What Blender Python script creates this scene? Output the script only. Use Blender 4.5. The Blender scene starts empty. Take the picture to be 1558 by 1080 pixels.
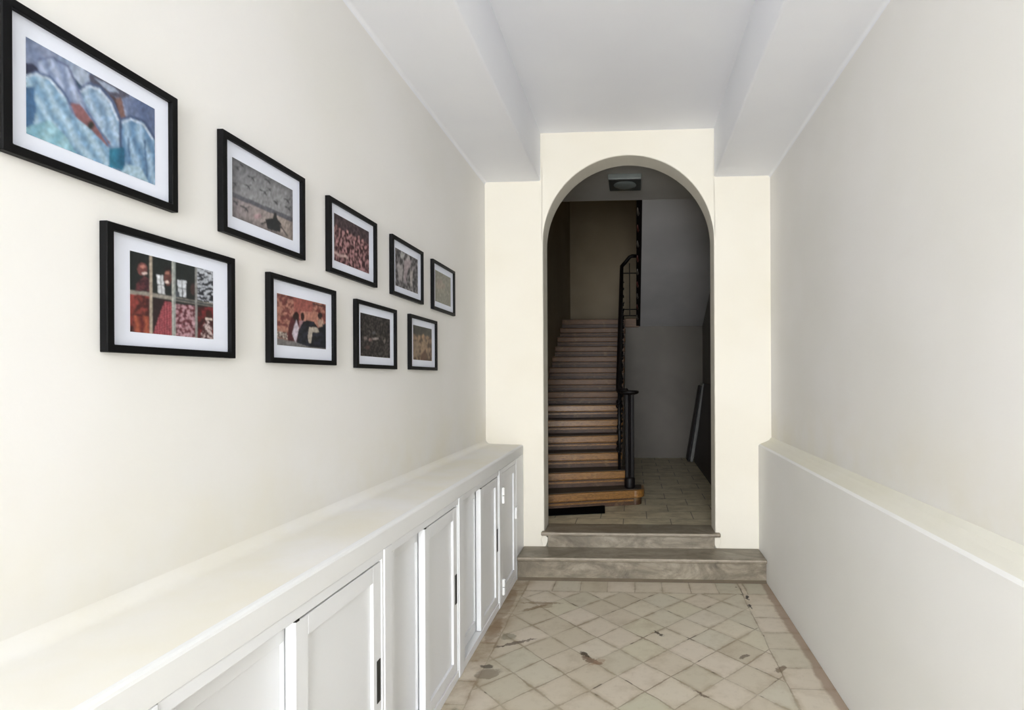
import bpy, bmesh, math, random
from mathutils import Matrix, Vector, noise as mnoise
random.seed(7)
S = bpy.context.scene
COL = S.collection
H = 1.5845

# ------------------------------------------------------------------ helpers
def lin(c):
    return tuple(((x/255)/12.92 if x/255 <= .04045 else ((x/255+.055)/1.055)**2.4) for x in c) + (1,)

def link(name, me, mat=None, parent=None, smooth=False, bevel=0, seg=2):
    o = bpy.data.objects.new(name, me); COL.objects.link(o)
    if mat: me.materials.append(mat)
    if parent is not None: o.parent = parent
    if smooth:
        for p in me.polygons: p.use_smooth = True
    if bevel:
        m = o.modifiers.new('bevel', 'BEVEL'); m.width = bevel; m.segments = seg
        m.limit_method = 'ANGLE'; m.angle_limit = math.radians(50)
    return o

class MB:
    def __init__(s): s.v = []; s.f = []
    def box(s, x0, x1, y0, y1, z0, z1):
        b = len(s.v)
        s.v += [(x, y, z) for z in (z0, z1) for x, y in ((x0, y0), (x1, y0), (x1, y1), (x0, y1))]
        s.f += [tuple(b+i for i in q) for q in ((3, 2, 1, 0), (4, 5, 6, 7), (0, 1, 5, 4), (1, 2, 6, 5), (2, 3, 7, 6), (3, 0, 4, 7))]
        return s
    def hexa(s, pts):                      # 8 points: bottom four ccw, top four ccw
        b = len(s.v); s.v += list(pts)
        s.f += [tuple(b+i for i in q) for q in ((3, 2, 1, 0), (4, 5, 6, 7), (0, 1, 5, 4), (1, 2, 6, 5), (2, 3, 7, 6), (3, 0, 4, 7))]
        return s
    def prism(s, poly, a0, a1, axis='z'):  # ccw polygon extruded along axis
        b = len(s.v); n = len(poly)
        for a in (a0, a1):
            for p, q in poly:
                s.v.append({'z': (p, q, a), 'x': (a, p, q), 'y': (p, a, q)}[axis])
        s.f.append(tuple(b+n-1-i for i in range(n))); s.f.append(tuple(b+n+i for i in range(n)))
        for i in range(n):
            j = (i+1) % n; s.f.append((b+i, b+j, b+n+j, b+n+i))
        return s
    def tube(s, pts, r, n=10):
        pts = [Vector(p) for p in pts]; rr = r if isinstance(r, (list, tuple)) else [r]*len(pts)
        b = len(s.v)
        for i, p in enumerate(pts):
            d = (pts[min(i+1, len(pts)-1)]-pts[max(i-1, 0)]).normalized()
            up = Vector((0, 0, 1)) if abs(d.z) < .9 else Vector((1, 0, 0))
            a = d.cross(up).normalized(); c = d.cross(a).normalized()
            for k in range(n):
                t = 2*math.pi*k/n
                s.v.append(tuple(p+(a*math.cos(t)+c*math.sin(t))*rr[i]))
        for i in range(len(pts)-1):
            for k in range(n):
                q = (k+1) % n
                s.f.append((b+i*n+k, b+i*n+q, b+(i+1)*n+q, b+(i+1)*n+k))
        s.f.append(tuple(b+k for k in range(n))[::-1]); s.f.append(tuple(b+(len(pts)-1)*n+k for k in range(n)))
        return s
    def lathe(s, x, y, prof, n=24):        # prof [(r, z)]
        return s.tube([(x, y, z) for r, z in prof], [r for r, z in prof], n)
    def build(s, name, mat, parent=None, smooth=False, bevel=0, seg=2):
        me = bpy.data.meshes.new(name); me.from_pydata(s.v, [], s.f)
        bm = bmesh.new(); bm.from_mesh(me); bmesh.ops.recalc_face_normals(bm, faces=bm.faces); bm.to_mesh(me); bm.free()
        return link(name, me, mat, parent, smooth, bevel, seg)

def thing(name, label, cat, loc=(0, 0, 0), group=None):
    o = bpy.data.objects.new(name, None); o.empty_display_size = .1; COL.objects.link(o)
    o.location = loc; tag(o, label, cat, group); return o
def tag(o, label, cat, group=None):
    o['label'] = label; o['category'] = cat
    if group: o['group'] = group
    return o
def struct(o): o['kind'] = 'structure'; return o

# ------------------------------------------------------------------ node helper
class N:
    def __init__(s, name):
        s.m = bpy.data.materials.new(name); s.m.use_nodes = True
        s.t = s.m.node_tree; s.n = s.t.nodes; s.l = s.t.links
        s.b = s.n['Principled BSDF']
        tc = s.n.new('ShaderNodeTexCoord'); s.co = tc.outputs['Object']
    def put(s, sock, v):
        if isinstance(v, bpy.types.NodeSocket): s.l.new(v, sock)
        else: sock.default_value = v
    def math(s, op, a, b=0.0, c=None, clamp=False):
        n = s.n.new('ShaderNodeMath'); n.operation = op; n.use_clamp = clamp
        s.put(n.inputs[0], a); s.put(n.inputs[1], b)
        if c is not None: s.put(n.inputs[2], c)
        return n.outputs[0]
    def noise(s, scale, detail=4, rough=.55, vec=None, dist=0, out='Fac'):
        n = s.n.new('ShaderNodeTexNoise'); n.inputs['Scale'].default_value = scale
        n.inputs['Detail'].default_value = detail; n.inputs['Roughness'].default_value = rough
        n.inputs['Distortion'].default_value = dist
        s.l.new(vec if vec is not None else s.co, n.inputs['Vector']); return n.outputs[out]
    def map(s, scale=(1, 1, 1), loc=(0, 0, 0), rot=(0, 0, 0), vec=None):
        n = s.n.new('ShaderNodeMapping'); n.inputs['Scale'].default_value = scale
        n.inputs['Location'].default_value = loc; n.inputs['Rotation'].default_value = rot
        s.l.new(vec if vec is not None else s.co, n.inputs['Vector']); return n.outputs[0]
    def ramp(s, fac, stops):
        n = s.n.new('ShaderNodeValToRGB'); e = n.color_ramp.elements
        while len(e) < len(stops): e.new(.5)
        for i, (p, c) in enumerate(stops): e[i].position = p; e[i].color = c if len(c) == 4 else tuple(c)+(1,)
        s.l.new(fac, n.inputs[0]); return n.outputs[0]
    def mix(s, fac, a, b, mode='MIX'):
        n = s.n.new('ShaderNodeMix'); n.data_type = 'RGBA'; n.blend_type = mode
        s.put(n.inputs['Factor'], fac); s.put(n.inputs['A'], a); s.put(n.inputs['B'], b)
        return n.outputs['Result']
    def sep(s, v=None):
        n = s.n.new('ShaderNodeSeparateXYZ'); s.l.new(v if v is not None else s.co, n.inputs[0]); return n.outputs
    def comb(s, x, y, z=0.0):
        n = s.n.new('ShaderNodeCombineXYZ'); s.put(n.inputs[0], x); s.put(n.inputs[1], y); s.put(n.inputs[2], z); return n.outputs[0]
    def step(s, x, a, b):                  # smooth 0..1 as x goes a -> b
        n = s.n.new('ShaderNodeMapRange'); n.interpolation_type = 'SMOOTHSTEP'
        s.put(n.inputs[0], x); n.inputs[1].default_value = a; n.inputs[2].default_value = b
        return n.outputs[0]
    def bump(s, h, strength=.2, dist=.01):
        n = s.n.new('ShaderNodeBump'); n.inputs['Strength'].default_value = strength; n.inputs['Distance'].default_value = dist
        s.l.new(h, n.inputs['Height']); s.l.new(n.outputs[0], s.b.inputs['Normal'])
    def done(s, col, rough=.6, spec=.5):
        s.put(s.b.inputs['Base Color'], col); s.put(s.b.inputs['Roughness'], rough)
        s.b.inputs['Specular IOR Level'].default_value = spec; return s.m

def plaster(name, c1, c2, rough=.55, bump=.12, warm=None):
    m = N(name)
    big = m.noise(1.3, 3, .5); fine = m.noise(38, 5, .6)
    col = m.mix(m.step(big, .3, .7), lin(c1), lin(c2))
    if warm:                                # faint yellowed stain just above the ledge
        z = m.sep()[2]
        k = m.math('MULTIPLY', m.math('SUBTRACT', 1, m.step(z, warm[0], warm[1])), m.step(m.noise(2.1, 4, .6), .25, .75))
        col = m.mix(m.math('MULTIPLY', k, .75), col, lin(warm[2]))
    m.bump(m.math('ADD', fine, m.math('MULTIPLY', m.noise(5, 3), 1.5)), bump, .004)
    return m.done(col, rough, .3)

def simple(name, c, rough=.5, metal=0, var=.08, scale=12, bump=0):
    m = N(name)
    d = tuple(max(0, x*(1-var*2)) for x in c)
    col = m.mix(m.noise(scale, 4), lin(c), lin(d))
    if bump: m.bump(m.noise(scale*4, 4), bump, .003)
    m.b.inputs['Metallic'].default_value = metal
    return m.done(col, rough)

M = {}
M['wall'] = plaster('cream wall paint', (239, 237, 234), (235, 233, 228), warm=(1.0, 1.6, (232, 226, 207)))
M['wall_end'] = plaster('cream end wall paint', (235, 230, 217), (231, 225, 210))
M['ceiling'] = plaster('white ceiling paint', (245, 246, 250), (241, 242, 247), bump=.04)
M['ledge'] = plaster('white ledge paint', (238, 238, 237), (234, 234, 232))
M['dado'] = plaster('white dado paint', (243, 242, 239), (239, 238, 233))
M['dado_top'] = plaster('yellowed dado ledge', (234, 231, 219), (228, 224, 206))
M['ledge_cream'] = plaster('cream ledge paint', (234, 231, 222), (229, 224, 208))
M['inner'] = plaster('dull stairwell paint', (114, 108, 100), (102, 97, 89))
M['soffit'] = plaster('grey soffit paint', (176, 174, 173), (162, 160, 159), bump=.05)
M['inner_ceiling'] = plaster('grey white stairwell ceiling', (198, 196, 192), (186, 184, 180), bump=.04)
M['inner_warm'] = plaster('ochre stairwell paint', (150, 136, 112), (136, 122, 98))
M['cab'] = plaster('white cabinet gloss', (240, 241, 242), (236, 237, 239), rough=.3, bump=.02)
M['frame'] = simple('black picture frame', (7, 7, 8), .5)
M['frame'].node_tree.nodes['Principled BSDF'].inputs['Specular IOR Level'].default_value = .15
M['mat'] = simple('white picture mount', (234, 238, 250), .5, var=.01)
M['slot'] = simple('black recess', (8, 8, 9), .5)
M['iron'] = simple('black wrought iron', (14, 13, 14), .45, bump=.2)
M['newel'] = simple('dark brown post wood', (14, 10, 10), .5)
for k_ in ('iron', 'newel'): M[k_].node_tree.nodes['Principled BSDF'].inputs['Specular IOR Level'].default_value = .25
M['mat_rubber'] = simple('black rubber mat', (6, 6, 7), .95, bump=.6, scale=60)
M['mat_rubber'].node_tree.nodes['Principled BSDF'].inputs['Specular IOR Level'].default_value = .05
M['brown'] = simple('dark brown board', (46, 34, 26), .5)
M['pale_board'] = simple('grey white board edge', (126, 126, 122), .5)
M['lamp_metal'] = simple('dark grey lamp metal', (60, 66, 64), .35)
M['lamp_rim'] = simple('pale grey lamp rim', (158, 166, 164), .3)
M['lamp_glass'] = simple('frosted lamp glass', (124, 132, 130), .2)
M['hinge'] = simple('white painted hinge', (250, 250, 248), .25, var=.01)

def wood(name, c1, c2, rough):
    m = N(name)
    v = m.map(scale=(1.2, 14, 14)); g = m.noise(6, 8, .65, v, 1.2)
    col = m.ramp(g, [(.3, lin(c2)), (.55, lin(c1)), (.75, lin(tuple(min(255, x*1.12) for x in c1)))])
    wear = m.step(m.noise(9, 5, .7), .55, .75)
    col = m.mix(m.math('MULTIPLY', wear, .22), col, lin((186, 156, 104)))
    m.bump(g, .25, .004)
    return m.done(col, rough)
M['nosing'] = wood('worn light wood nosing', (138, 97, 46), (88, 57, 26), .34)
M['nosing_shaded'] = wood('shaded brown wood nosing', (104, 70, 34), (66, 42, 20), .5)  # weaker light on the upper steps, put into the wood colour
M['riser'] = wood('brown wood riser', (74, 48, 26), (42, 26, 15), .5)
M['tread'] = simple('dark tread', (62, 52, 40), .6, bump=.2)

def marble(name, c1, c2, c3, joints=None):
    m = N(name)
    v = m.map(scale=(1, 2.2, 2.2), rot=(0, 0, .25))
    a = m.noise(2.3, 9, .66, v, 1.8); b = m.noise(11, 8, .7)
    col = m.ramp(a, [(.28, lin(c2)), (.5, lin(c1)), (.7, lin(c3))])
    col = m.mix(m.math('MULTIPLY', m.step(b, .45, .72), .45), col, lin(c2))
    if joints is not None:
        br = m.n.new('ShaderNodeTexBrick'); m.l.new(joints(m), br.inputs['Vector'])
        br.inputs['Scale'].default_value = 1; br.inputs['Mortar Size'].default_value = .006
        br.inputs['Brick Width'].default_value = .42; br.inputs['Row Height'].default_value = .27
        br.inputs['Mortar Smooth'].default_value = .6
        col = m.mix(m.math('MULTIPLY', br.outputs['Fac'], .75), col, lin((66, 60, 50)))
    m.bump(b, .2, .003)
    return m.done(col, .42)
M['stone'] = marble('grey brown marble', (131, 121, 104), (84, 76, 63), (168, 158, 140))
M['stone_nose'] = marble('polished step nosing', (134, 124, 107), (97, 88, 74), (160, 150, 133))
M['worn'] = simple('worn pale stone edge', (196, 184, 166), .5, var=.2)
M['mortar'] = simple('brown mortar', (112, 100, 82), .8, bump=.4)
M['landing'] = marble('landing paving', (200, 188, 158), (148, 136, 110), (214, 203, 176), joints=lambda m: m.map(scale=(1, 1, 1), loc=(.1, -.02, 0)))

# ---- corridor floor: worn diagonal tiles inside a border of straight ones
def floor_material():
    m = N('worn cement tiles')
    wob = m.noise(3.2, 3, .5, out='Color'); ws = m.sep(wob)
    x0, y0, _ = m.sep()
    x = m.math('ADD', x0, m.math('MULTIPLY', m.math('SUBTRACT', ws[0], .5), .030))
    y = m.math('ADD', y0, m.math('MULTIPLY', m.math('SUBTRACT', ws[1], .5), .030))
    hd = .1414
    p = m.math('DIVIDE', m.math('SUBTRACT', x, -.0939), hd); q = m.math('DIVIDE', m.math('SUBTRACT', y, 3.4365), hd)
    def grid(u, off=0.0):                   # distance to nearest integer, and cell number
        u = m.math('ADD', u, off) if off else u
        d = m.math('ABSOLUTE', m.math('SUBTRACT', m.math('FRACT', m.math('ADD', u, 100.5)), .5))
        return d, m.math('FLOOR', u)
    du, cu = grid(m.math('MULTIPLY', m.math('ADD', p, q), .5)); dv, cv = grid(m.math('MULTIPLY', m.math('SUBTRACT', p, q), .5))
    dd = m.math('MULTIPLY', m.math('MINIMUM', du, dv), .2)          # metres to a diagonal joint
    by, cby = grid(m.math('DIVIDE', m.math('SUBTRACT', y, 3.599), .203))
    bx, cbx = grid(m.math('DIVIDE', m.math('SUBTRACT', x, -.412), .206))
    dr = m.math('MULTIPLY', by, .203); dt = m.math('MULTIPLY', bx, .206)
    isR = m.math('GREATER_THAN', x, .785); isL = m.math('LESS_THAN', x, -.83); isT = m.math('GREATER_THAN', y, 3.99)
    side = m.math('MAXIMUM', isR, isL)
    def sel(k, a, b): return m.math('ADD', m.math('MULTIPLY', k, a), m.math('MULTIPLY', m.math('SUBTRACT', 1, k), b))
    d = sel(isT, dt, sel(side, dr, dd))
    edge = m.math('MINIMUM', m.math('ABSOLUTE', m.math('SUBTRACT', x, .785)), m.math('MINIMUM', m.math('ABSOLUTE', m.math('SUBTRACT', x, -.83)), m.math('ABSOLUTE', m.math('SUBTRACT', y, 3.99))))
    d = m.math('MINIMUM', d, edge)
    wn = m.n.new('ShaderNodeTexWhiteNoise'); wn.noise_dimensions = '3D'
    m.l.new(m.comb(sel(isT, cbx, sel(side, isR, cu)), sel(isT, 50.0, sel(side, cby, cv)), sel(side, 7.0, 2.0)), wn.inputs[0])
    rv = wn.outputs['Value']; rc = m.sep(wn.outputs['Color'])
    tile = m.ramp(rv, [(0, lin((198, 188, 167))), (.35, lin((208, 197, 178))), (.7, lin((214, 203, 186))), (1, lin((206, 199, 176)))])
    tile = m.mix(m.math('MULTIPLY', m.step(rc[1], .72, 1), .3), tile, lin((190, 194, 174)))
    dirt = m.noise(4.5, 7, .65); tile = m.mix(m.math('MULTIPLY', m.step(dirt, .48, .74), .42), tile, lin((164, 148, 122)))
    tile = m.mix(m.math('MULTIPLY', m.step(m.noise(26, 6, .7), .5, .75), .22), tile, lin((158, 144, 120)))
    # grout, patchy
    gn = m.noise(7, 5, .7)
    wid = m.math('ADD', .0035, m.math('MULTIPLY', m.step(gn, .42, .70), .0085))
    g = m.math('SUBTRACT', 1, m.math('DIVIDE', d, wid), clamp=True)
    g = m.math('POWER', g, .5, clamp=True)
    gs = m.math('ADD', .22, m.math('MULTIPLY', m.step(m.noise(2.8, 4, .6), .35, .68), .5))
    col = m.mix(m.math('MULTIPLY', g, gs), tile, lin((118, 98, 74)))
    halo = m.math('SUBTRACT', 1, m.math('DIVIDE', d, .030), clamp=True)
    col = m.mix(m.math('MULTIPLY', halo, m.math('ADD', .10, m.math('MULTIPLY', m.step(gn, .40, .68), .55))), col, lin((158, 142, 114)))
    # very dark cracks in a few joints
    dk = m.math('MULTIPLY', m.math('SUBTRACT', 1, m.math('DIVIDE', d, .006), clamp=True), m.step(m.noise(5.3, 3, .5, m.map(loc=(3.1, 7.7, 0))), .62, .66))
    col = m.mix(m.math('MULTIPLY', dk, .85), col, lin((58, 46, 34)))
    # brown stain beside the cabinets, mortar strip along the right wall and the step
    st = m.math('MULTIPLY', m.math('SUBTRACT', 1, m.step(x0, -.87, -.74)), m.step(m.noise(3.6, 5, .6, m.map(loc=(0, 2.2, 0))), .38, .62))
    col = m.mix(m.math('MULTIPLY', st, .62), col, lin((134, 106, 68)))
    mr = m.step(m.math('ADD', x, m.math('MULTIPLY', m.noise(9, 4), .05)), .975, 1.0)
    col = m.mix(m.math('MULTIPLY', mr, .75), col, lin((150, 126, 106)))
    # chips: (x, y, half length, half width, angle, depth)
    wx = m.math('ADD', x0, m.math('MULTIPLY', m.math('SUBTRACT', m.noise(20, 6, .75), .5), .09))
    wy = m.math('ADD', y0, m.math('MULTIPLY', m.math('SUBTRACT', m.noise(20, 6, .75, m.map(loc=(5, 5, 5))), .5), .09))
    for cx, cy, a, b, th, kk, cc in CHIPS:
        dx = m.math('SUBTRACT', wx, cx); dy = m.math('SUBTRACT', wy, cy); c, s = math.cos(th), math.sin(th)
        uu = m.math('DIVIDE', m.math('ADD', m.math('MULTIPLY', dx, c), m.math('MULTIPLY', dy, s)), a)
        vv = m.math('DIVIDE', m.math('SUBTRACT', m.math('MULTIPLY', dy, c), m.math('MULTIPLY', dx, s)), b)
        r = m.math('ADD', m.math('MULTIPLY', uu, uu), m.math('MULTIPLY', vv, vv))
        k = m.math('SUBTRACT', 1, m.step(r, .6, 1.1))
        col = m.mix(m.math('MULTIPLY', k, kk), col, lin(cc))
    # dark little pits
    vo = m.n.new('ShaderNodeTexVoronoi'); vo.inputs['Scale'].default_value = 6.5; m.l.new(m.co, vo.inputs['Vector'])
    vc = m.sep(vo.outputs['Color'])
    rad = m.math('MULTIPLY', m.step(vc[0], .7, .98), .055)
    pit = m.math('LESS_THAN', m.math('ADD', vo.outputs['Distance'], m.math('MULTIPLY', m.math('SUBTRACT', m.noise(60, 2), .5), .04)), rad)
    col = m.mix(m.math('MULTIPLY', pit, .8), col, lin((70, 56, 44)))
    m.bump(m.math('SUBTRACT', m.math('MULTIPLY', dirt, .3), g), .35, .003)
    return m.done(col, m.math('ADD', .42, m.math('MULTIPLY', dirt, .25)))
CHIPS = [(-.247, 3.02, .075, .026, 2.5, .75, (112, 86, 66)), (-.285, 3.08, .05, .012, 2.3, .9, (66, 50, 34)), (-.21, 3.0, .06, .02, .7, .5, (150, 118, 92)),
         (-.79, 2.86, .075, .05, .3, .7, (124, 110, 92)), (-.82, 2.93, .04, .025, 0, .8, (72, 62, 52)),
         (-.66, 3.78, .16, .02, .0, .6, (128, 104, 72)), (-.70, 3.69, .11, .02, .6, .65, (118, 92, 58)), (-.62, 3.74, .05, .05, 0, .5, (140, 116, 86)),
         (-.72, 3.2, .14, .016, .5, .75, (84, 66, 50)), (-.78, 3.28, .05, .05, 0, .55, (110, 104, 80)),
         (-.86, 2.5, .06, .05, .2, .6, (120, 116, 96)), (.81, 3.92, .012, .05, .05, .95, (30, 24, 18)), (.80, 3.78, .010, .04, .1, .95, (34, 26, 20)),
         (.785, 2.97, .05, .02, .8, .7, (104, 82, 58)), (.62, 3.10, .045, .014, .6, .7, (74, 56, 40)), (-.91, 3.75, .06, .3, 0, .45, (120, 88, 52)),
         (-.89, 3.35, .05, .16, 0, .5, (122, 92, 54)), (.14, 3.36, .05, .010, -.75, .85, (58, 44, 32)), (.33, 2.72, .05, .010, -.75, .7, (86, 62, 46))]
M['floor'] = floor_material()

# ------------------------------------------------------------------ corridor shell
XL, XR, XD, YE = -1.245, 1.12, 1.015, 4.47
CZ, BZ = 3.637, 3.238
YB = -5.6
struct(MB().box(XL, XR, YB, 4.5, -.12, 0).build('floor', M['floor']))
struct(MB().box(XL-.2, XL, YB, YE, -.12, CZ).build('wall_left', M['wall']))
struct(MB().box(XR, XR+.2, YB, YE, -.12, CZ).build('wall_right', M['wall']))
struct(MB().box(XL-.2, XR+.2, YB, YE, CZ, CZ+.2).build('ceiling', M['ceiling']))
for x0, x1, sg, nm in ((XL, -.773, 1, 'trim_1'), (XR, .667, -1, 'trim_2')):
    poly = [(x0, CZ), (x0, BZ-.02)]+[(x0+sg*(.02-.02*math.cos(a)), BZ-.02+.02*math.sin(a)) for a in [math.pi/2*i/10 for i in range(11)]]+[(x1-sg*.014, BZ), (x1-sg*.004, BZ+.004), (x1, BZ+.014), (x1, CZ)]
    o = struct(MB().prism(poly, YB, YE, 'y').build(nm, M['ceiling'], smooth=True)); o.modifiers.new('split', 'EDGE_SPLIT').split_angle = math.radians(50)

# end wall with the arched opening
AX0, AX1, AZ = -.755, .662, 2.722
AR = (AX1-AX0)/2; AC = (AX0+AX1)/2; AT = .23
def arch_wall():
    nA = 48; X0, X1, ZT = XL-.2, XR+.2, CZ+.2
    cur = [(AC-AR*math.cos(math.pi*i/nA), AZ+(3.436-AZ)*math.sin(math.pi*i/nA)) for i in range(nA+1)]
    bm = bmesh.new()
    def V(x, y, z): return bm.verts.new((x, y, z))
    rows = []
    for y in (YE, YE+AT):
        c = [V(x, y, z) for x, z in cur]; t = [V(x, y, ZT) for x, z in cur]
        jl = V(AX0, y, -.1); jr = V(AX1, y, -.1)
        ol, ol2, olt = V(X0, y, -.1), V(X0, y, AZ), V(X0, y, ZT)
        orr, or2, ort = V(X1, y, -.1), V(X1, y, AZ), V(X1, y, ZT)
        rows.append((c, t, jl, jr, ol, ol2, olt, orr, or2, ort))
        for i in range(nA): bm.faces.new((c[i], c[i+1], t[i+1], t[i]))
        bm.faces.new((ol, jl, c[0], ol2)); bm.faces.new((ol2, c[0], t[0], olt))
        bm.faces.new((jr, orr, or2, c[nA])); bm.faces.new((c[nA], or2, ort, t[nA]))
    a, b = rows
    for i in range(nA):
        bm.faces.new((a[0][i], a[0][i+1], b[0][i+1], b[0][i])); bm.faces.new((a[1][i], a[1][i+1], b[1][i+1], b[1][i]))
    for i, j in (((2,), (0, 0)), ((3,), (0, nA))):
        g = lambda r, k: r[k[0]] if len(k) == 1 else r[k[0]][k[1]]
        bm.faces.new((g(a, i), g(a, j), g(b, j), g(b, i)))
    for k1, k2 in ((4, 5), (5, 6), (7, 8), (8, 9), (4, 2), (3, 7)):
        bm.faces.new((a[k1], a[k2], b[k2], b[k1]))
    bm.faces.new((a[6], a[1][0], b[1][0], b[6])); bm.faces.new((a[9], a[1][nA], b[1][nA], b[9]))
    bmesh.ops.recalc_face_normals(bm, faces=bm.faces)
    me = bpy.data.meshes.new('wall_far'); bm.to_mesh(me); bm.free()
    o = link('wall_far', me, M['wall_end'], bevel=.010, seg=3)
    o.modifiers['bevel'].angle_limit = math.radians(60)
    return struct(o)
arch_wall()

# right dado: thicker lower part of the wall with a sloped top
do = struct(MB().prism([(XD, 0), (XR, 0), (XR, 1.10), (XR-.02, 1.075), (XR-.05, 1.06), (XD+.012, 1.043), (XD, 1.032)], YB, YE, 'y').build('trim_3', M['dado'], bevel=.004, seg=2))
do.data.materials.append(M['dado_top'])
for pl_ in do.data.polygons:
    if pl_.center.z > 1.04: pl_.material_index = 1

# ------------------------------------------------------------------ left ledge with built-in cupboards
XF = -.928
led = thing('plaster_ledge', 'long white plaster ledge on top of the cupboards along the left wall', 'ledge', (0, 0, 0))
MB().prism([(XL, .985), (XF-.010, .985), (XF-.010, 1.030), (XF-.05, 1.034), (XL+.16, 1.0385)]+[(XL+.047-.05*math.sin(a), 1.09-.05*math.cos(a)) for a in [math.pi/2*i/12 for i in range(13)]]+[(XL-.01, 1.091)], YB, YE-.001, 'y').build('ledge_top', M['wall'], led, smooth=True).modifiers.new('split', 'EDGE_SPLIT').split_angle = math.radians(40)
MB().prism([(XL, .956), (XF, .956), (XF, 1.022), (XF-.003, 1.028), (XF-.010, 1.0315), (XF-.022, 1.0335), (XF-.022, 1.026), (XF-.0105, 1.026), (XF-.0105, .984), (XL, .984)], YB, YE-.001, 'y').build('fascia', M['ledge'], led, bevel=.003)
for y0, y1 in ((YB, 1.005), (1.955, 2.02), (2.81, 2.885), (3.665, 3.725), (4.20, YE)):
    struct(MB().box(XL, XF, y0, y1, 0, .955).build('trim_5', M['cab'], bevel=.004))

def panel_door(name, y0, y1, xf, parent, z0=.05, z1=.920, th=.03, stile=.058, rail=.06):
    """framed door: stiles and rails around a sunken panel"""
    b = MB()
    b.box(xf-th, xf, y0, y0+stile, z0, z1).box(xf-th, xf, y1-stile, y1, z0, z1)
    b.box(xf-th, xf, y0+stile, y1-stile, z0, z0+rail).box(xf-th, xf, y0+stile, y1-stile, z1-rail, z1)
    b.box(xf-th, xf-.011, y0+stile, y1-stile, z0+rail, z1-rail)
    return b.build(name, M['cab'], parent, bevel=.0015, seg=1)

def sliding_cabinet(y0, y1, ys, label):
    t = thing('built_in_cabinet', label, 'cabinet', (0, 0, 0), 'white sliding door cupboards under the ledge')
    f = MB()                                # surround
    f.box(XF-.07, XF-.004, y0, y1, .922, .955).box(XF-.07, XF-.004, y0, y1, 0, .046)
    f.box(XF-.07, XF-.004, y0, y0+.026, .046, .922).box(XF-.07, XF-.004, y1-.012, y1, .046, .922)
    f.build('frame', M['cab'], t, bevel=.0025)
    MB().box(XL+.01, XF-.10, y0+.01, y1-.01, .02, .95).build('carcass', M['cab'], t)
    panel_door('door', y0+.027, ys+.06, XF-.044, t)
    d = panel_door('door', ys, y1-.013, XF-.008, t, z1=.914)
    hy = y1-.013-.034
    s = MB(); s.box(XF-.0085, XF-.0065, hy, hy+.026, .408, .562).build('handle', M['slot'], d)
    MB().box(XF-.02, XF-.0065, ys+.002, ys+.016, .914, .921).build('track_guide', M['slot'], d)
    return t
sliding_cabinet(1.006, 1.954, 1.44, 'white sliding door cupboard under the ledge, nearest to the viewer and widest')
sliding_cabinet(2.021, 2.809, 2.36, 'white sliding door cupboard under the ledge, second from the viewer, in the middle')
sliding_cabinet(2.886, 3.664, 3.235, 'white sliding door cupboard under the ledge, just before the narrow hinged one')
hc = thing('built_in_cabinet', 'narrow white hinged cupboard under the ledge beside the stone step', 'cabinet')
f = MB(); f.box(XF-.07, XF-.002, 3.726, 4.199, .922, .954).box(XF-.07, XF-.002, 3.726, 4.199, 0, .046)
f.box(XF-.07, XF-.002, 3.726, 3.748, .046, .922).box(XF-.07, XF-.002, 4.180, 4.199, .046, .922).build('frame', M['cab'], hc, bevel=.002)
MB().box(XL+.01, XF-.10, 3.735, 4.19, .02, .95).build('carcass', M['cab'], hc)
hd_ = panel_door('door', 3.750, 4.178, XF-.003, hc)
for z in (.765, .12):
    g = MB(); g.tube([(XF+.004, 3.752, z-.055), (XF+.004, 3.752, z-.003)], .011, 12).tube([(XF+.004, 3.752, z+.003), (XF+.004, 3.752, z+.055)], .011, 12)
    g.box(XF-.003, XF+.001, 3.752, 3.785, z-.05, z+.05).build('hinge', M['hinge'], hd_, smooth=False)
MB().box(XF-.003, XF+.014, 4.150, 4.190, .495, .585).build('latch', M['hinge'], hd_, bevel=.003)

# ------------------------------------------------------------------ stone steps
st = thing('stone_step', 'wide grey marble step across the corridor in front of the arch', 'step')
MB().box(XF+.002, XD-.001, 4.215, YE, 0, .152).build('riser', M['stone'], st)
MB().box(XF+.001, XD-.0005, 4.187, YE, .152, .186).build('tread', M['stone_nose'], st, bevel=.009, seg=3)
MB().box(XF+.010, XD-.006, 4.1845, 4.192, .171, .1815).build('worn_edge', M['worn'], st, bevel=.002)
MB().prism([(4.196, 0), (4.2155, 0), (4.2155, .020)], XF+.003, XD-.001, 'x').build('mortar_joint', M['mortar'], st)
st2 = thing('stone_step', 'narrow marble threshold step within the arched opening', 'step')
MB().box(-.72, .655, 4.452, YE+AT, .186, .286).build('riser', M['stone'], st2)
MB().prism([(-.775, 4.418), (.70, 4.418), (.70, 4.468), (AX1-.002, 4.474), (AX1-.002, YE+AT), (AX0+.002, YE+AT), (AX0+.002, 4.474), (-.775, 4.468)], .286, .316, 'z').build('tread', M['stone_nose'], st2, bevel=.008, seg=3)
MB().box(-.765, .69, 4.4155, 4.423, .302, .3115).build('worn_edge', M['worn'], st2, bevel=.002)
for x0 in (-.776, .652):
    pts = [(x0+.025+.028*math.cos(a)*(1+.2*math.sin(3*a)), .234+.048*math.sin(a)) for a in [2*math.pi*k/11 for k in range(11)]]
    MB().prism(pts, 4.455, 4.4695, 'y').build('plaster_patch', M['wall_end'], st2, bevel=.004)

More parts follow.
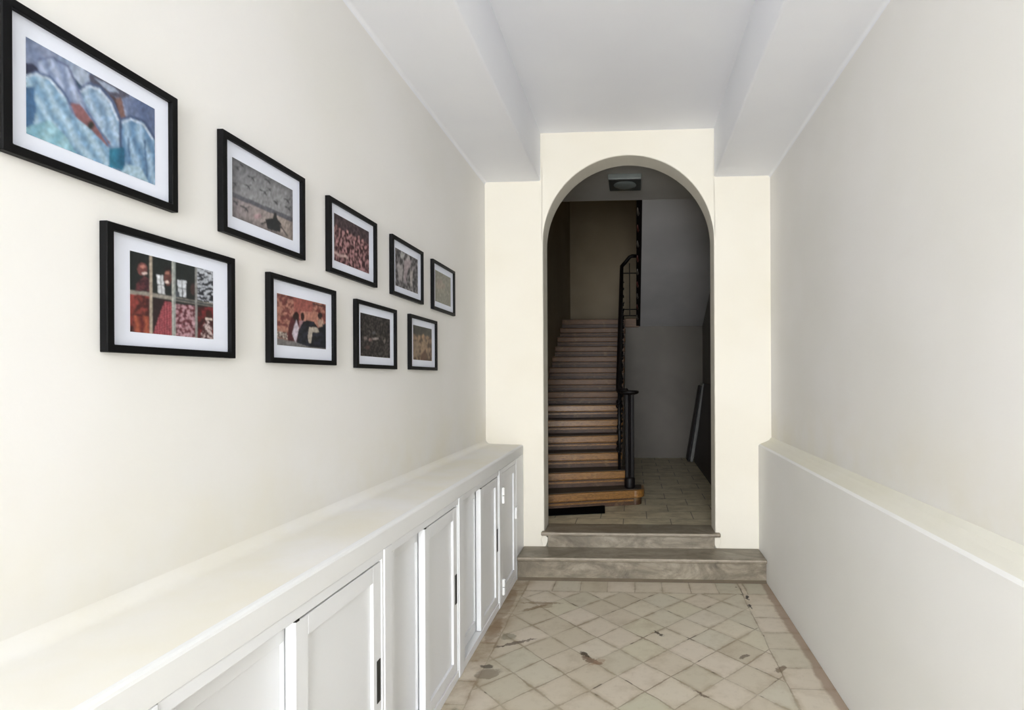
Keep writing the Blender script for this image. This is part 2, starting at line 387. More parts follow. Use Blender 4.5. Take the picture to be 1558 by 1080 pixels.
# ------------------------------------------------------------------ stairwell behind the arch
FZ = .315; Y0 = YE+AT; SL, SR = -1.15, 1.09; YW = 8.62; YW2 = 9.75; IC = 3.60; TOP = 5.6
struct(MB().box(SL-.3, SR+.15, Y0, YW, .0, FZ).build('floor', M['landing']))
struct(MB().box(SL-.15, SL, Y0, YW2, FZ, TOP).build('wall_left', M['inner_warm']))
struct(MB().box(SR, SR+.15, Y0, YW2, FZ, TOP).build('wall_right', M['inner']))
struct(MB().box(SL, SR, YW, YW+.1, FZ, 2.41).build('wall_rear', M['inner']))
struct(MB().box(SL, SR, YW2, YW2+.15, 2.4, TOP).build('wall_rear', M['inner_warm']))
struct(MB().box(SL, SR, Y0, 6.10, IC, IC+.12).build('ceiling', M['inner_ceiling']))
struct(MB().box(SL-.15, SR+.15, Y0, YW2+.15, TOP, TOP+.1).build('ceiling', M['inner']))
struct(MB().box(SL, SR, 6.0, 6.10, IC+.12, TOP).build('trim_4', M['inner']))

stair = thing('staircase', 'long straight wooden staircase with pale worn nosings rising behind the arch', 'staircase', (0, 0, 0))
RZ = .1587; sk = [.30, .24, .21, .20, .18, .16, .14, .12, .10, .08, .06, .04, .02, 0]
YK = lambda k: 5.19+.2625*k
for k in range(14):
    zt = FZ+RZ*(k+1); s_ = sk[k]; sn = sk[min(k+1, 13)]
    xr = -.08 if k == 1 else (-.13 if k else .10)
    yf = lambda x, k=k, s_=s_: YK(k)+s_*(x+.64)
    yb = lambda x, k=k, sn=sn: YK(k+1)+sn*(x+.64)+.03
    xl = SL+.001
    if k == 13: yb = lambda x: YW-.004
    # tread body
    top = zt-.006
    def outline(inset):
        pts = [(xl, yf(xl)+inset)]
        if k == 0:
            pts += [(-.0, yf(-.0)+inset)]
            cx, cy = .0, yf(.0)+.10
            for i in range(1, 9):
                a = -math.pi/2+math.pi/2*i/8
                pts.append((cx+(.10-inset)*math.cos(a), cy+(.10-inset)*math.sin(a)+.0))
            pts += [(.10-inset, yb(.0)+.02), (xl, yb(xl))]
        else:
            pts += [(xr-inset*.3, yf(xr)+inset), (xr-inset*.3, yb(xr)), (xl, yb(xl))]
        return pts
    stp = MB().prism(outline(.03), FZ if k < 1 else zt-RZ-.001, zt-.085, 'z').build('step', M['riser'], stair)
    # nosing: light front band
    o = outline(0)
    MB().prism(o, zt-.085, top, 'z').build('nosing', M['nosing' if k < 6 else 'nosing_shaded'], stp, bevel=.012, seg=3)
    ti = outline(.03)
    MB().prism([(x, y) for x, y in ti], top, zt, 'z').build('tread', M['tread'], stp)
    if k > 0 or True:                        # thin moulding line on the riser
        a0, a1 = xl, (xr-.012 if k else -.01)
        MB().hexa([(a0, yf(a0)+.018, zt-.118), (a1, yf(a1)+.018, zt-.118), (a1, yf(a1)+.035, zt-.118), (a0, yf(a0)+.035, zt-.118),
                   (a0, yf(a0)+.018, zt-.100), (a1, yf(a1)+.018, zt-.100), (a1, yf(a1)+.035, zt-.100), (a0, yf(a0)+.035, zt-.100)]).build('moulding', M['nosing' if k < 6 else 'nosing_shaded'], stp, bevel=.003)
# closed mass under the flight
b = MB(); xw = -.14
b.v += [(x, y, z) for x in (SL+.001, xw) for y, z in ((5.62, FZ), (YW-.02, FZ), (YW-.02, FZ+RZ*12.5), (5.62, FZ+RZ*.85))]
b.f += [(0, 1, 2, 3), (7, 6, 5, 4), (0, 4, 5, 1), (1, 5, 6, 2), (2, 6, 7, 3), (3, 7, 4, 0)]
b.build('stair_side', M['inner'], stair)

LZ = FZ+RZ*14
ld = thing('stair_landing', 'upper landing slab at the head of the wooden stairs', 'landing')
MB().box(SL+.001, SR-.001, YW, YW2, 2.41, LZ).build('slab', M['inner'], ld)
MB().box(-.14, .085, 8.585, YW, 2.40, LZ).build('fascia', M['nosing_shaded'], ld, bevel=.006)

# upper flight, seen from below: smooth sloped underside, dark side string
up = thing('upper_stair_flight', 'grey sloping underside of the upper flight of stairs turning back overhead', 'stairs')
b = MB()
b.v += [(x, y, z) for x in (.105, SR-.001) for y, z in ((6.101, IC), (8.60, 2.412), (8.60, 2.60), (6.101, IC+.3))]
b.f += [(0, 1, 2, 3), (7, 6, 5, 4), (0, 4, 5, 1), (1, 5, 6, 2), (2, 6, 7, 3), (3, 7, 4, 0)]
b.build('soffit', M['soffit'], up)
# dark carved side string: with little repeating blocks and knobs
def slope(y): return IC+(2.412-IC)*(y-6.10)/2.5
b = MB()
b.v += [(x, y, z) for x in (.040, .104) for y, z in ((6.101, IC), (8.60, 2.412), (8.60, 2.78), (6.101, IC+.40))]
b.f += [(0, 1, 2, 3), (7, 6, 5, 4), (0, 4, 5, 1), (1, 5, 6, 2), (2, 6, 7, 3), (3, 7, 4, 0)]
b.build('side_string', M['newel'], up, bevel=.004)
m_red = simple('dark red paint', (74, 34, 28), .4); m_gr = simple('tarnished grey paint', (84, 78, 70), .4)
for i in range(9):
    y = 6.25+i*.26
    z = slope(y)
    c = MB(); c.tube([(.052, y-.05, z+.018), (.052, y-.02, z-.012), (.060, y+.03, z-.03), (.058, y+.07, z-.040)], [.006, .014, .016, .006], 8)
    c.build('ornament', m_red if i % 2 else m_gr, up, smooth=True)

# ------------------------------------------------------------------ railing and newel
rl = thing('stair_railing', 'black wrought iron stair railing with handrail along the open side of the stairs', 'railing')
RX0, RX1 = -.158, -.186
rx = lambda y: RX0+(RX1-RX0)*(y-5.55)/3.05
hz = lambda y: 1.45+(3.36-1.45)*(y-5.50)/(8.58-5.50)
pts = [(-.07, 5.47, 1.455), (-.12, 5.49, 1.455), (rx(5.55), 5.53, 1.47)]+[(rx(y), y, hz(y)) for y in [5.6+.2*i for i in range(15)]]+[(rx(8.58), 8.56, 3.365)]
pts += [(-.13, 8.585, 3.43), (-.06, 8.59, 3.515), (-.02, 8.59, 3.532), (.05, 8.59, 3.532)]
MB().tube(pts, .029, 12).build('handrail', M['newel'], rl, smooth=True)
for k in range(1, 14):
    zt = FZ+RZ*(k+1)
    for j in (0, 1):
        if k == 13 and j: continue
        y = YK(k)+sk[k]*.48+.06+.13*j; x = rx(y)
        zb = zt-.001; ztop = hz(y)-.015
        zm = (zb+ztop)/2
        b = MB().tube([(x, y, zb), (x, y, ztop)], .012, 8)
        b.tube([(x, y, zm-.05), (x, y, zm-.02), (x, y, zm), (x, y, zm+.02), (x, y, zm+.05)], [.008, .015, .021, .015, .008], 10)
        # scroll in the plane across the rail
        sc = [(x+.032*math.cos(a)*(1-a/14), y+.055*math.sin(a)*(1-a/14), zm+.16+.02*a) for a in [i*.5 for i in range(14)]]
        b.tube(sc, .009, 6)
        b.tube([(p, q, 2*(zm)-r) for p, q, r in sc], .009, 6)
        b.build('baluster', M['iron'], rl, smooth=True)
x = -.152; MB().tube([(x, 5.63, FZ+RZ), (x, 5.63, hz(5.63)-.01)], [.011, .016], 10).build('baluster', M['iron'], rl, smooth=True)
MB().tube([(rx(5.62), 5.66, FZ+2*RZ+.10), (rx(8.55), 8.55, LZ+.13)], .009, 8).build('bottom_rail', M['iron'], rl, smooth=True)
gx0, gx1 = rx(8.58), .045
for z in (3.262, 2.685, 2.585):
    MB().tube([(gx0, 8.60, z), (gx1, 8.60, z)], .008, 8).build('guard_rail', M['iron'], rl, smooth=True)
MB().tube([(-.062, 8.60, 2.585), (-.062, 8.60, 3.42)], .007, 8).build('baluster', M['iron'], rl, smooth=True)
MB().tube([(gx0, 8.58, LZ-.001), (gx0, 8.58, 3.36)], .016, 8).build('end_post', M['iron'], rl, smooth=True)

nw = thing('newel_post', 'dark brown turned newel post with a flat round cap on the bottom stair', 'post', (0, 0, 0))
nx, ny, nz = -.048, 5.49, FZ+RZ
n = 32; b = MB(); fl = [(nx+(.048 if i % 2 else .041)*math.cos(2*math.pi*i/n), ny+(.048 if i % 2 else .041)*math.sin(2*math.pi*i/n)) for i in range(n)]
b.prism(fl, nz+.10, nz+.945, 'z'); b.build('shaft', M['newel'], nw)
MB().lathe(nx, ny, [(.052, nz), (.054, nz+.01), (.054, nz+.09), (.046, nz+.11)]).build('base', M['newel'], nw, smooth=True)
MB().lathe(nx, ny, [(.060, nz+.945), (.092, nz+.958), (.098, nz+.972), (.092, nz+.985), (.060, nz+.990)]).build('cap', M['newel'], nw, smooth=True)

# ------------------------------------------------------------------ loose things in the stairwell
a = .21; mx0, mx1 = -.86, -.30
c_, s_ = math.cos(a), math.sin(a)
dm = MB(); P0 = Vector((-.277, 5.055)); ux = Vector((-c_, -s_)); uy = Vector((-.06, 1)).normalized()*.30
q = [P0+ux*.62, P0, P0+uy, P0+ux*.62+uy]
q = [(max(p.x, SL+.01), p.y) for p in q]
dm.prism(q, FZ+.0005, FZ+.014, 'z')
tag(dm.build('doormat', M['mat_rubber'], bevel=.004), 'flat black doormat lying on the landing before the first stair', 'doormat')

lt = thing('ceiling_light', 'square grey ceiling light with oval frosted glass behind the arch', 'light', (0, 0, 0))
lx0, lx1, ly0, ly1 = -.245, .083, 5.30, 5.63
b = MB()
b.box(lx0, lx1, ly0, ly1, 3.548, 3.5995).build('housing', M['lamp_rim'], lt, bevel=.006)
# bottom plate with a slightly raised oval glass
MB().box(lx0+.004, lx1-.004, ly0+.004, ly1-.004, 3.541, 3.548).build('face_plate', M['lamp_metal'], lt, bevel=.003)
cx, cy = (lx0+lx1)/2, (ly0+ly1)/2
n = 32; v = []; fcs = []
for r, z in ((1, 3.541), (.9, 3.532), (.6, 3.526), (.2, 3.524)):
    v += [(cx+.115*r*math.cos(2*math.pi*i/n), cy+.12*r*math.sin(2*math.pi*i/n), z) for i in range(n)]
for k in range(3):
    for i in range(n):
        j = (i+1) % n; fcs.append((k*n+i, k*n+j, (k+1)*n+j, (k+1)*n+i))
fcs.append(tuple(3*n+i for i in range(n)))
b = MB(); b.v = v; b.f = fcs; b.build('diffuser', M['lamp_glass'], lt, smooth=True)

# boards leaning on the right wall
b = MB()
b.hexa([(.905, 5.95, FZ+.001), (.935, 5.95, FZ+.001), (.935, 8.20, FZ+.001), (.905, 8.20, FZ+.001),
        (1.055, 5.95, 1.50), (1.085, 5.95, 1.50), (1.085, 8.20, 1.50), (1.055, 8.20, 1.50)])
tag(b.build('wooden_board', M['brown'], bevel=.003), 'large dark brown board leaning against the right wall of the stairwell', 'board')
b = MB()
b.hexa([(.842, 8.22, FZ+.001), (.888, 8.22, FZ+.001), (.888, 8.55, FZ+.001), (.842, 8.55, FZ+.001),
        (1.038, 8.22, 1.50), (1.084, 8.22, 1.50), (1.084, 8.55, 1.50), (1.038, 8.55, 1.50)])
tag(b.build('pale_board', M['pale_board'], bevel=.002), 'pale grey board leaning beyond the dark brown one, its edge showing', 'board')
b = MB()
b.hexa([(.812, 8.24, FZ+.001), (.836, 8.24, FZ+.001), (.836, 8.58, FZ+.001), (.812, 8.58, FZ+.001),
        (1.012, 8.24, 1.47), (1.034, 8.24, 1.47), (1.034, 8.58, 1.47), (1.012, 8.58, 1.47)])
tag(b.build('thin_board', M['newel'], bevel=.001), 'thin black panel leaning in front of the pale grey board', 'board')

# ------------------------------------------------------------------ framed photographs
vm = N('photo print'); va = vm.n.new('ShaderNodeVertexColor'); va.layer_name = 'Col'
M['print'] = vm.done(va.outputs['Color'], .35, .4)

def homography(c):                          # unit square (s right, t down) -> TL,TR,BR,BL pixels
    (x0, y0), (x1, y1), (x2, y2), (x3, y3) = c
    dx1, dx2, sx = x1-x2, x3-x2, x0-x1+x2-x3; dy1, dy2, sy = y1-y2, y3-y2, y0-y1+y2-y3
    den = dx1*dy2-dx2*dy1; g = (sx*dy2-dx2*sy)/den; h = (dx1*sy-sx*dy1)/den
    A, B, D, E_ = x1-x0+g*x1, x3-x0+h*x3, y1-y0+g*y1, y3-y0+h*y3
    return lambda s, t: ((A*s+B*t+x0)/(g*s+h*t+1), (D*s+E_*t+y0)/(g*s+h*t+1))
def inpoly(x, y, P):
    r = False; j = len(P)-1
    for i in range(len(P)):
        xi, yi = P[i]; xj, yj = P[j]
        if (yi > y) != (yj > y) and x < (xj-xi)*(y-yi)/(yj-yi)+xi: r = not r
        j = i
    return r
def segd(x, y, a, b):
    dx, dy = b[0]-a[0], b[1]-a[1]; t = max(0, min(1, ((x-a[0])*dx+(y-a[1])*dy)/(dx*dx+dy*dy)))
    return math.hypot(x-a[0]-t*dx, y-a[1]-t*dy)
def nz_(x, y, s, seed=0, o=3): return mnoise.fractal(Vector((x*s, y*s, seed*7.3)), .8, 2.0, o)*.5+.5
def mixc(a, b, k): k = max(0, min(1, k)); return tuple(p+(q-p)*k for p, q in zip(a, b))
def paint(shapes, base, grain=.1, gs=.05):
    def fn(x, y, s, t):
        c = base(x, y, s, t) if callable(base) else base
        for sh in shapes:
            k = sh[0]
            if k == 'p' and inpoly(x, y, sh[1]): c = sh[2](x, y) if callable(sh[2]) else sh[2]
            elif k == 'e' and ((x-sh[1])/sh[3])**2+((y-sh[2])/sh[4])**2 < 1: c = sh[5]
            elif k == 'l':
                for a, b in zip(sh[1], sh[1][1:]):
                    if segd(x, y, a, b) < sh[2]: c = sh[3]
        g = 1+grain*(nz_(x, y, gs, 3)-.5)*2
        g *= 1+.22*(nz_(x+y*.35, y*.4, gs*2.2, 8, 2)-.5)*2
        l = .3*c[0]+.59*c[1]+.11*c[2]
        return tuple(max(0, min(255, (l+(v-l)*.74)*g*.95)) for v in c)
    return fn
fold = lambda c1, c2, fx, fy, sc=.03: (lambda x, y: mixc(c1, c2, .5+.5*math.sin((x*fx+y*fy)*sc+2.5*nz_(x, y, .012, 5))))
two = lambda c1, c2, sc, sd=0, lo=.4, hi=.6: (lambda x, y, s=0, t=0: mixc(c1, c2, (nz_(x, y, sc, sd)-lo)/(hi-lo)))

P1 = paint([
    ('p', [(128, 180), (780, 540), (780, 640), (128, 640)], fold((146, 160, 196), (116, 134, 176), 1, -.6)),
    ('p', [(128, 315), (165, 318), (192, 345), (190, 372), (128, 372)], (48, 54, 88)),
    ('p', [(270, 285), (330, 290), (400, 330), (455, 380), (440, 420), (400, 455), (350, 350)], fold((170, 186, 212), (130, 152, 190), 1, .4)),
    ('p', [(440, 365), (500, 385), (640, 465), (648, 482), (600, 490), (545, 478), (500, 430), (450, 410)], (84, 84, 106)),
    ('p', [(470, 390), (560, 430), (600, 465), (540, 455)], (160, 176, 206)),
    ('p', [(192, 300), (262, 290), (340, 340), (400, 470), (470, 560), (505, 640), (440, 600), (350, 515), (300, 440), (195, 375)], fold((172, 188, 222), (122, 144, 188), 1.2, -.4, .085)),
    ('p', [(360, 370), (390, 410), (420, 440), (395, 458)], (40, 74, 104)),
    ('p', [(398, 455), (440, 420), (500, 440), (560, 510), (602, 610), (602, 745), (550, 722), (480, 600), (430, 530)], fold((172, 202, 230), (118, 158, 200), 1, -.4, .09)),
    ('p', [(545, 470), (575, 485), (600, 560), (640, 590), (600, 592), (570, 530)], (76, 56, 58)),
    ('p', [(575, 488), (606, 488), (626, 580), (602, 590)], (134, 92, 84)),
    ('p', [(610, 490), (680, 490), (780, 545), (780, 700), (730, 625), (640, 590)], fold((112, 130, 172), (84, 104, 150), 1, .2)),
    ('p', [(128, 385), (180, 366), (250, 390), (320, 470), (360, 570), (470, 660), (548, 740), (550, 835), (128, 680)], fold((168, 204, 228), (112, 160, 202), 1, -.6, .085)),
    ('l', [(128, 382), (180, 361), (252, 386), (322, 466), (352, 520)], 7, (84, 108, 156)), ('l', [(128, 386), (180, 372), (250, 398), (312, 474)], 5, (196, 216, 236)),
    ('l', [(398, 452), (440, 416), (502, 436), (562, 506), (604, 606)], 7, (78, 98, 144)), ('l', [(404, 462), (440, 430), (498, 450), (550, 512), (588, 600)], 5, (196, 214, 236)),
    ('p', [(128, 440), (175, 430), (182, 560), (170, 640), (128, 640)], (62, 112, 166)),
    ('p', [(128, 640), (250, 600), (330, 680), (400, 790), (128, 690)], fold((152, 206, 222), (116, 178, 204), 1, .5, .05)),
    ('p', [(350, 515), (400, 520), (460, 600), (552, 712), (545, 738), (450, 642), (380, 585)], (150, 92, 96)),
    ('e', 456, 626, 16, 20, (56, 56, 50)),
    ('p', [(600, 600), (650, 585), (720, 610), (768, 690), (780, 930), (720, 895), (700, 850), (615, 835), (600, 740)], fold((154, 190, 222), (88, 136, 184), 1, -.25, .1)),
    ('l', [(604, 742), (602, 598), (652, 581), (722, 606), (770, 690)], 7, (62, 86, 132)), ('l', [(612, 612), (652, 594), (716, 620), (758, 690)], 5, (186, 206, 230)),
    ('l', [(430, 545), (480, 620), (548, 730)], 5, (90, 120, 166)), ('l', [(190, 300), (262, 286), (342, 336), (400, 468)], 5, (98, 112, 156)), ('l', [(640, 690), (650, 830)], 5, (74, 116, 162)), ('l', [(720, 700), (735, 880)], 5, (74, 116, 162)),
    ('p', [(548, 740), (622, 735), (622, 850), (544, 832)], fold((36, 132, 170), (22, 96, 138), 1, 0, .05)),
    ('p', [(606, 856), (636, 820), (700, 830), (745, 912), (620, 866)], (158, 194, 216)),
], (120, 150, 186), .08)

def redcell(x, y): return mixc((150, 44, 50), (74, 22, 28), (nz_(x, y, .02, 4)-.35)/.3)
bark = lambda x, y: mixc((176, 168, 152), (110, 104, 98), (nz_(x, y, .05, 9)-.4)/.3)
P6 = paint([
    ('p', [(303, 560), (440, 580), (440, 845), (303, 835)], two((156, 54, 46), (76, 30, 30), .018, 2)),
    ('p', [(320, 720), (430, 725), (430, 840), (330, 835)], fold((190, 84, 50), (120, 36, 36), 1, 0, .1)),
    ('p', [(455, 600), (590, 620), (590, 855), (455, 845)], (44, 26, 30)),
    ('p', [(540, 620), (590, 630), (590, 858), (458, 848), (500, 720)], lambda x, y: (196, 90, 100) if (x % 17 < 4 or (y+x*.3) % 17 < 4) else (142, 30, 46)),
    ('p', [(615, 640), (750, 655), (750, 875), (615, 860)], two((190, 140, 150), (100, 24, 36), .045, 6, .42, .58)),
    ('p', [(765, 660), (880, 665), (880, 890), (765, 875)], two((132, 30, 36), (66, 18, 22), .02, 8)),
    ('p', [(775, 890), (800, 790), (830, 740), (860, 790), (875, 890)], two((205, 180, 176), (76, 30, 32), .05, 12)),
    ('e', 842, 710, 20, 26, (66, 26, 22)), ('p', [(818, 735), (868, 742), (866, 756), (818, 750)], (214, 190, 176)),
    ('p', [(765, 395), (880, 415), (880, 640), (765, 610)], lambda x, y: (186, 192, 204) if nz_(x*.5, y, .06, 11) > .5 else (36, 40, 50)),
    ('p', [(340, 550), (350, 500), (400, 450), (436, 470), (436, 556)], two((112, 44, 52), (60, 28, 38), .03)),
    ('e', 388, 402, 34, 44, (128, 64, 60)), ('e', 392, 385, 18, 12, (196, 120, 104)), ('e', 404, 432, 20, 8, (220, 190, 182)),
    ('p', [(485, 440), (528, 445), (542, 575), (496, 570)], (222, 226, 232)), ('l', [(484, 508), (540, 514)], 3, (60, 62, 66)), ('l', [(512, 445), (520, 572)], 2, (90, 92, 96)),
    ('e', 562, 460, 26, 58, (112, 56, 50)), ('e', 558, 430, 14, 10, (188, 116, 96)), ('e', 556, 492, 15, 10, (226, 196, 184)), ('e', 566, 400, 30, 12, (30, 24, 26)),
    ('p', [(628, 475), (690, 482), (686, 595), (634, 586)], (206, 212, 220)), ('l', [(628, 530), (690, 540)], 3, (60, 62, 66)), ('l', [(660, 480), (662, 592)], 3, (70, 72, 76)),
    ('p', [(612, 545), (640, 560), (640, 600), (612, 596)], (66, 76, 84)),
    ('e', 735, 540, 18, 40, (70, 44, 44)),
    ('l', [(300, 556), (450, 578), (600, 604), (875, 650)], 13, bark(400, 560)), ('l', [(600, 604), (875, 650)], 6, (70, 74, 76)),
    ('l', [(447, 300), (446, 850)], 10, (182, 164, 142)), ('l', [(603, 340), (600, 870)], 13, (150, 158, 152)), ('l', [(596, 340), (593, 870)], 3, (216, 214, 204)),
    ('l', [(757, 380), (756, 890)], 9, (142, 142, 138)),
], (26, 34, 34), .12)

def sky2(x, y, s, t):
    yl = 455+(x-172)*.42
    if y < yl-6: c = mixc((118, 120, 126), (146, 146, 150), (y-235)/260)
    elif y < yl+22: c = (92, 92, 104)
    else: c = mixc((150, 138, 142), (172, 154, 142), s)
    v = max(abs(s-.5), abs(t-.5))*2
    return mixc(c, (70, 66, 72), max(0, v-.75)*1.6)
birds = []
for bx_, by_, sz in ((296, 362, 26), (270, 413, 24), (395, 380, 24), (370, 446, 28), (510, 498, 24), (516, 545, 20), (190, 398, 20), (255, 545, 34), (197, 512, 18), (440, 510, 16), (205, 300, 18), (235, 285, 15), (400, 430, 12)):
    birds += [('l', [(bx_-sz, by_-sz*.4), (bx_, by_), (bx_+sz*.3, by_+sz*.7)], 3.5, (62, 62, 68)), ('l', [(bx_-sz*.2, by_+sz*.5), (bx_, by_), (bx_+sz*.7, by_-sz*.3)], 3, (70, 70, 76))]
P2 = paint(birds+[('p', [(372, 612), (418, 606), (428, 570), (440, 575), (446, 612), (470, 640), (462, 692), (385, 672)], (38, 42, 46)),
                  ('l', [(350, 640), (385, 628)], 5, (44, 46, 50)), ('l', [(462, 650), (505, 712)], 4, (88, 78, 78)),
                  ('p', [(300, 590), (340, 575), (352, 600), (310, 615)], (176, 140, 146))], sky2, .1)

def wall7(x, y, s, t):
    if y > 612+(x-168)*.19: return (124, 120, 120)
    if x < 305 or x > 460: return mixc((190, 122, 100), (128, 56, 52), (nz_(x, y, .03, 2)-.4)/.2)
    return (172, 84, 74)
P7 = paint([('l', [(168, 255), (300, 290)], 5, (112, 50, 48)), ('l', [(462, 330), (568, 355)], 5, (70, 44, 44)), ('p', [(360, 392), (500, 400), (500, 480), (360, 470)], (196, 122, 100)),
            ('p', [(168, 555), (250, 570), (250, 622), (168, 606)], two((210, 196, 180), (70, 40, 40), .08)),
            ('p', [(350, 470), (396, 470), (386, 560), (350, 580)], (176, 130, 140)),
            ('p', [(380, 480), (410, 466), (468, 476), (505, 530), (566, 500), (568, 700), (430, 684), (330, 652), (322, 590)], two((44, 46, 62), (22, 24, 32), .03)),
            ('p', [(255, 632), (262, 510), (300, 420), (346, 430), (350, 500), (330, 640)], (88, 30, 38)),
            ('e', 324, 436, 25, 38, (48, 26, 26)), ('e', 376, 436, 15, 34, (56, 30, 28)),
            ('p', [(290, 580), (312, 500), (326, 462), (346, 530), (334, 600), (318, 650)], (198, 184, 200)),
            ('e', 520, 428, 19, 26, (56, 38, 38)), ('p', [(496, 462), (545, 462), (556, 520), (508, 520)], (190, 150, 128)),
            ('p', [(418, 600), (430, 522), (500, 528), (512, 566), (456, 566), (446, 652), (426, 652)], (186, 172, 156)),
            ('p', [(540, 500), (568, 495), (568, 690), (545, 690)], (26, 34, 42))], wall7, .1)

def crowd3(x, y, s, t):
    up_ = t < .28
    n_ = nz_(x, y*.45, .10, 3); c = mixc((58, 26, 32), (188, 130, 132), (n_-.42)/.16)
    if up_: c = mixc(c, (52, 44, 52), .7)
    return c
P3 = paint([('l', [(798, 812), (825, 835), (862, 838), (872, 850)], 7, (206, 168, 160))]+[('e', 805+23*i, 655+12*i+(i % 3)*10, 6, 9, (186, 128, 124)) for i in range(8)], crowd3, .15)
P4 = paint([('e', 232, 350, 24, 36, (176, 176, 174)), ('p', [(170, 440), (240, 470), (225, 640), (185, 630)], (168, 160, 160)),
            ('p', [(250, 420), (300, 360), (335, 430), (290, 520), (265, 650), (245, 640)], (170, 152, 156)),
            ('p', [(315, 520), (345, 520), (340, 700), (315, 690)], (176, 166, 162)), ('e', 300, 380, 14, 26, (182, 178, 176)), ('e', 352, 490, 12, 24, (150, 140, 142))],
           lambda x, y, s, t: mixc((36, 34, 38), (150, 144, 146), (nz_(x, y*.5, .06, 7)-.42)/.2), .18)
P5 = paint([('e', 650, 690, 52, 36, (152, 134, 118)), ('e', 660, 740, 40, 24, (146, 140, 122)), ('e', 640, 640, 34, 24, (146, 128, 116))],
           lambda x, y, s, t: mixc((126, 124, 110), (140, 136, 120), nz_(x, y, .02)), .1)
P8 = paint([('e', 890, 615, 14, 12, (150, 132, 128)), ('e', 930, 628, 14, 14, (140, 108, 104)), ('e', 972, 620, 26, 8, (166, 152, 146)), ('e', 960, 570, 14, 14, (92, 88, 92)), ('e', 905, 690, 20, 14, (104, 74, 70)), ('e', 1010, 740, 16, 10, (88, 84, 84)), ('e', 1046, 640, 8, 16, (140, 128, 120))],
           lambda x, y, s, t: mixc((24, 22, 24), (92, 82, 78), (nz_(x, y, .085, 9)-.46)/.2), .2)
P9 = paint([('e', 1366, 606, 13, 22, (176, 132, 92)), ('e', 1328, 610, 10, 18, (150, 120, 90)), ('e', 1400, 612, 10, 18, (158, 122, 88)), ('p', [(1285, 640), (1330, 632), (1330, 760), (1285, 770)], (156, 128, 98)),
            ('p', [(1350, 640), (1385, 640), (1392, 740), (1345, 740)], (172, 136, 98)), ('p', [(1340, 760), (1385, 700), (1400, 800), (1340, 800)], (110, 60, 34))],
           lambda x, y, s, t: mixc((54, 56, 50), (84, 78, 64), nz_(x, y, .04)) if t < .26 else mixc((84, 54, 34), (166, 132, 98), (nz_(x, y*.6, .06, 5)-.4)/.25), .15)

MX = -1.2366
FR = [ # inner mount y0, z0, painter, photo corners TL TR BR BL (crop px), photo z offset, label
 (1.0049, .4708, P1, [(128, 183), (770, 543), (773, 921), (135, 668)], 1.037, 1.333, 2.288, 2.0905, (120, 80), 'black framed photo of people draped in pale blue cloth, largest in view, upper row'),
 (1.5693, .4652, P2, [(172, 235), (541, 437), (539, 743), (172, 595)], 1.602, 1.897, 2.2745, 2.091, (110, 74), 'black framed grey photo of birds flying over a boat on a beach'),
 (2.1353, .4583, P3, [(793, 573), (1006, 695), (1003, 948), (792, 860)], 2.168, 2.461, 2.276, 2.0795, (80, 54), 'black framed photo of a dense reddish pink crowd, third in the upper row'),
 (2.7058, .4555, P4, [(152, 262), (403, 395), (397, 768), (150, 685)], 2.74, 3.031, 2.271, 2.0745, (64, 42), 'black framed black and white photo of figures, fourth in the upper row'),
 (3.2635, .4521, P5, [(590, 505), (762, 598), (757, 912), (588, 850)], 3.302, 3.586, 2.269, 2.074, (50, 34), 'black framed faded grey green photo, last of the upper row near the end wall'),
 (1.2119, .0859, P6, [(303, 275), (874, 418), (872, 883), (303, 828)], 1.262, 1.524, 1.905, 1.7055, (130, 100), 'black framed photo of faces behind a barred window above red cloth'),
 (1.7769, .0778, P7, [(168, 243), (568, 337), (566, 705), (168, 668)], 1.808, 2.1045, 1.887, 1.707, (110, 74), 'black framed photo of people sitting before a red brick wall'),
 (2.3477, .0711, P8, [(850, 402), (1093, 464), (1090, 778), (848, 757)], 2.379, 2.6745, 1.889, 1.693, (80, 54), 'black framed very dark photo of a packed crowd, third in the lower row'),
 (2.9221, .0734, P9, [(1282, 504), (1437, 542), (1434, 803), (1280, 789)], 2.9625, 3.24, 1.8915, 1.6965, (60, 40), 'black framed brown photo of a group of figures, last of the lower row'),
]
MW, MH = .3688, .2703
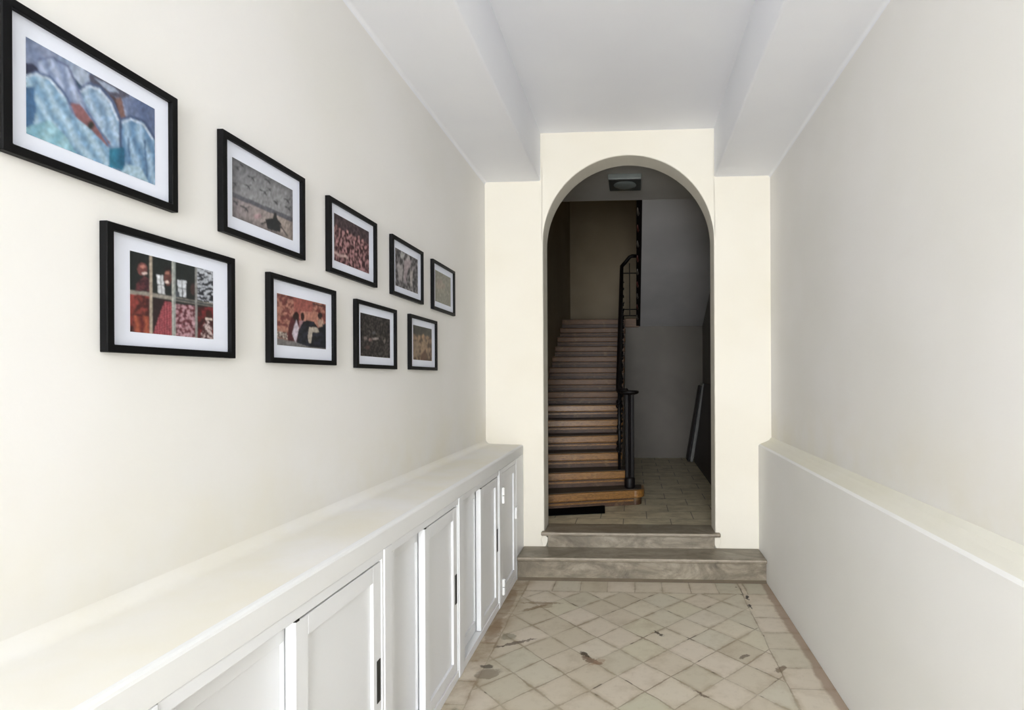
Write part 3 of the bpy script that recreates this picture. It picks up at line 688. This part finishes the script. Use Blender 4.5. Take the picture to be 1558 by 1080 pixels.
for (y0, dz, fn, cr, py0, py1, pz1, pz0, (nx_, nz__), lab) in FR:
    z0 = H+dz; bw = .0185
    t = thing('picture_frame', lab, 'picture', (0, 0, 0), 'black framed photographs on the left wall')
    y1, z1 = y0+MW, z0+MH; xb = XL+.0005; xf = MX+.012
    def pr(poly, m=MB): return poly
    b = MB()                                # mitred frame, four bars
    O = [(y0-bw, z0-bw), (y1+bw, z0-bw), (y1+bw, z1+bw), (y0-bw, z1+bw)]; I = [(y0, z0), (y1, z0), (y1, z1), (y0, z1)]
    vs = []
    for x in (xb, xf):
        for ring in (O, I): vs += [(x, p, q) for p, q in ring]
    b.v = vs
    for i in range(4):
        j = (i+1) % 4
        b.f += [(i, j, 4+j, 4+i), (8+i, 12+i, 12+j, 8+j), (i, 8+i, 8+j, j), (4+i, 4+j, 12+j, 12+i)]
    b.build('frame', M['frame'], t, bevel=.0015, seg=1)
    MB().box(MX-.004, MX, y0-.001, y1+.001, z0-.001, z1+.001).build('mount', M['mat'], t)
    hm = homography(cr)
    me = bpy.data.meshes.new('photo_print'); vs = []; cs = []
    for j in range(nz__+1):
        for i in range(nx_+1):
            s, tt = i/nx_, j/nz__
            vs.append((MX+.0006, py0+(py1-py0)*s, pz1+(pz0-pz1)*tt))
            px_, py_ = hm(min(max(s, .002), .998), min(max(tt, .002), .998)); cs.append(lin(fn(px_, py_, s, tt)))
    W = nx_+1
    for _p in range(1):
        q_ = cs[:]
        for j in range(1, nz__):
            for i in range(1, nx_):
                k = j*W+i
                cs[k] = tuple((q_[k][c]*4+q_[k-1][c]*2+q_[k+1][c]*2+q_[k-W][c]*2+q_[k+W][c]*2+q_[k-W-1][c]+q_[k-W+1][c]+q_[k+W-1][c]+q_[k+W+1][c])/16 for c in range(4))
    W = nx_+1
    fs = [(j*W+i, (j+1)*W+i, (j+1)*W+i+1, j*W+i+1) for j in range(nz__) for i in range(nx_)]
    me.from_pydata(vs, [], fs)
    ca = me.color_attributes.new('Col', 'FLOAT_COLOR', 'POINT')
    ca.data.foreach_set('color', [c for q in cs for c in q])
    link('photo_print', me, M['print'], t)

# ------------------------------------------------------------------ light
def area(name, loc, rot, sx, sy, power, col):
    l = bpy.data.lights.new(name, 'AREA'); l.shape = 'RECTANGLE'; l.size = sx; l.size_y = sy; l.energy = power; l.color = col
    o = bpy.data.objects.new(name, l); COL.objects.link(o); o.location = loc; o.rotation_euler = rot; return o
area('daylight', (-.15, -5.9, 1.8), (math.radians(90), 0, 0), 2.3, 3.3, 480, (.955, .972, 1))
area('ceiling_fill', (-.05, -5.2, .15), (math.radians(125), 0, 0), 2.0, 1.0, 75, (.86, .93, 1))  # unseen fill added low behind the camera to brighten the ceiling
area('side_wall_fill', (0, -.75, 3.1), (math.radians(-8), 0, 0), 1.5, 1.1, 12, (.80, .92, 1))  # no real fixture: overhead fill added to lift the side walls
p = bpy.data.lights.new('upstairs_fill', 'POINT'); p.energy = 2.2; p.color = (1, .78, .5); p.shadow_soft_size = .3  # unseen warm fill added for the dark upper stairwell
o = bpy.data.objects.new('upstairs_fill', p); COL.objects.link(o); o.location = (-.5, 7.6, 5.1)
w = bpy.data.worlds.new('World'); S.world = w; w.use_nodes = True
w.node_tree.nodes['Background'].inputs[0].default_value = (.86, .92, 1, 1); w.node_tree.nodes['Background'].inputs[1].default_value = 1.0

# ------------------------------------------------------------------ camera
cam = bpy.data.cameras.new('camera'); co = bpy.data.objects.new('camera', cam); COL.objects.link(co)
cam.sensor_fit = 'HORIZONTAL'; cam.sensor_width = 36; cam.lens = 819.5/1558*36
cam.shift_x = -(922.24-779)/1558; cam.shift_y = (575.74-540)/1558
cam.clip_start = .02
co.matrix_world = Matrix.Translation((0, 0, H)) @ Matrix.Rotation(.05154, 4, 'Z') @ Matrix.Rotation(math.radians(90), 4, 'X') @ Matrix.Rotation(-.0049, 4, 'Z')
S.camera = co
S.view_settings.view_transform = 'Standard'; S.view_settings.look = 'None'
S.view_settings.exposure = 0.02
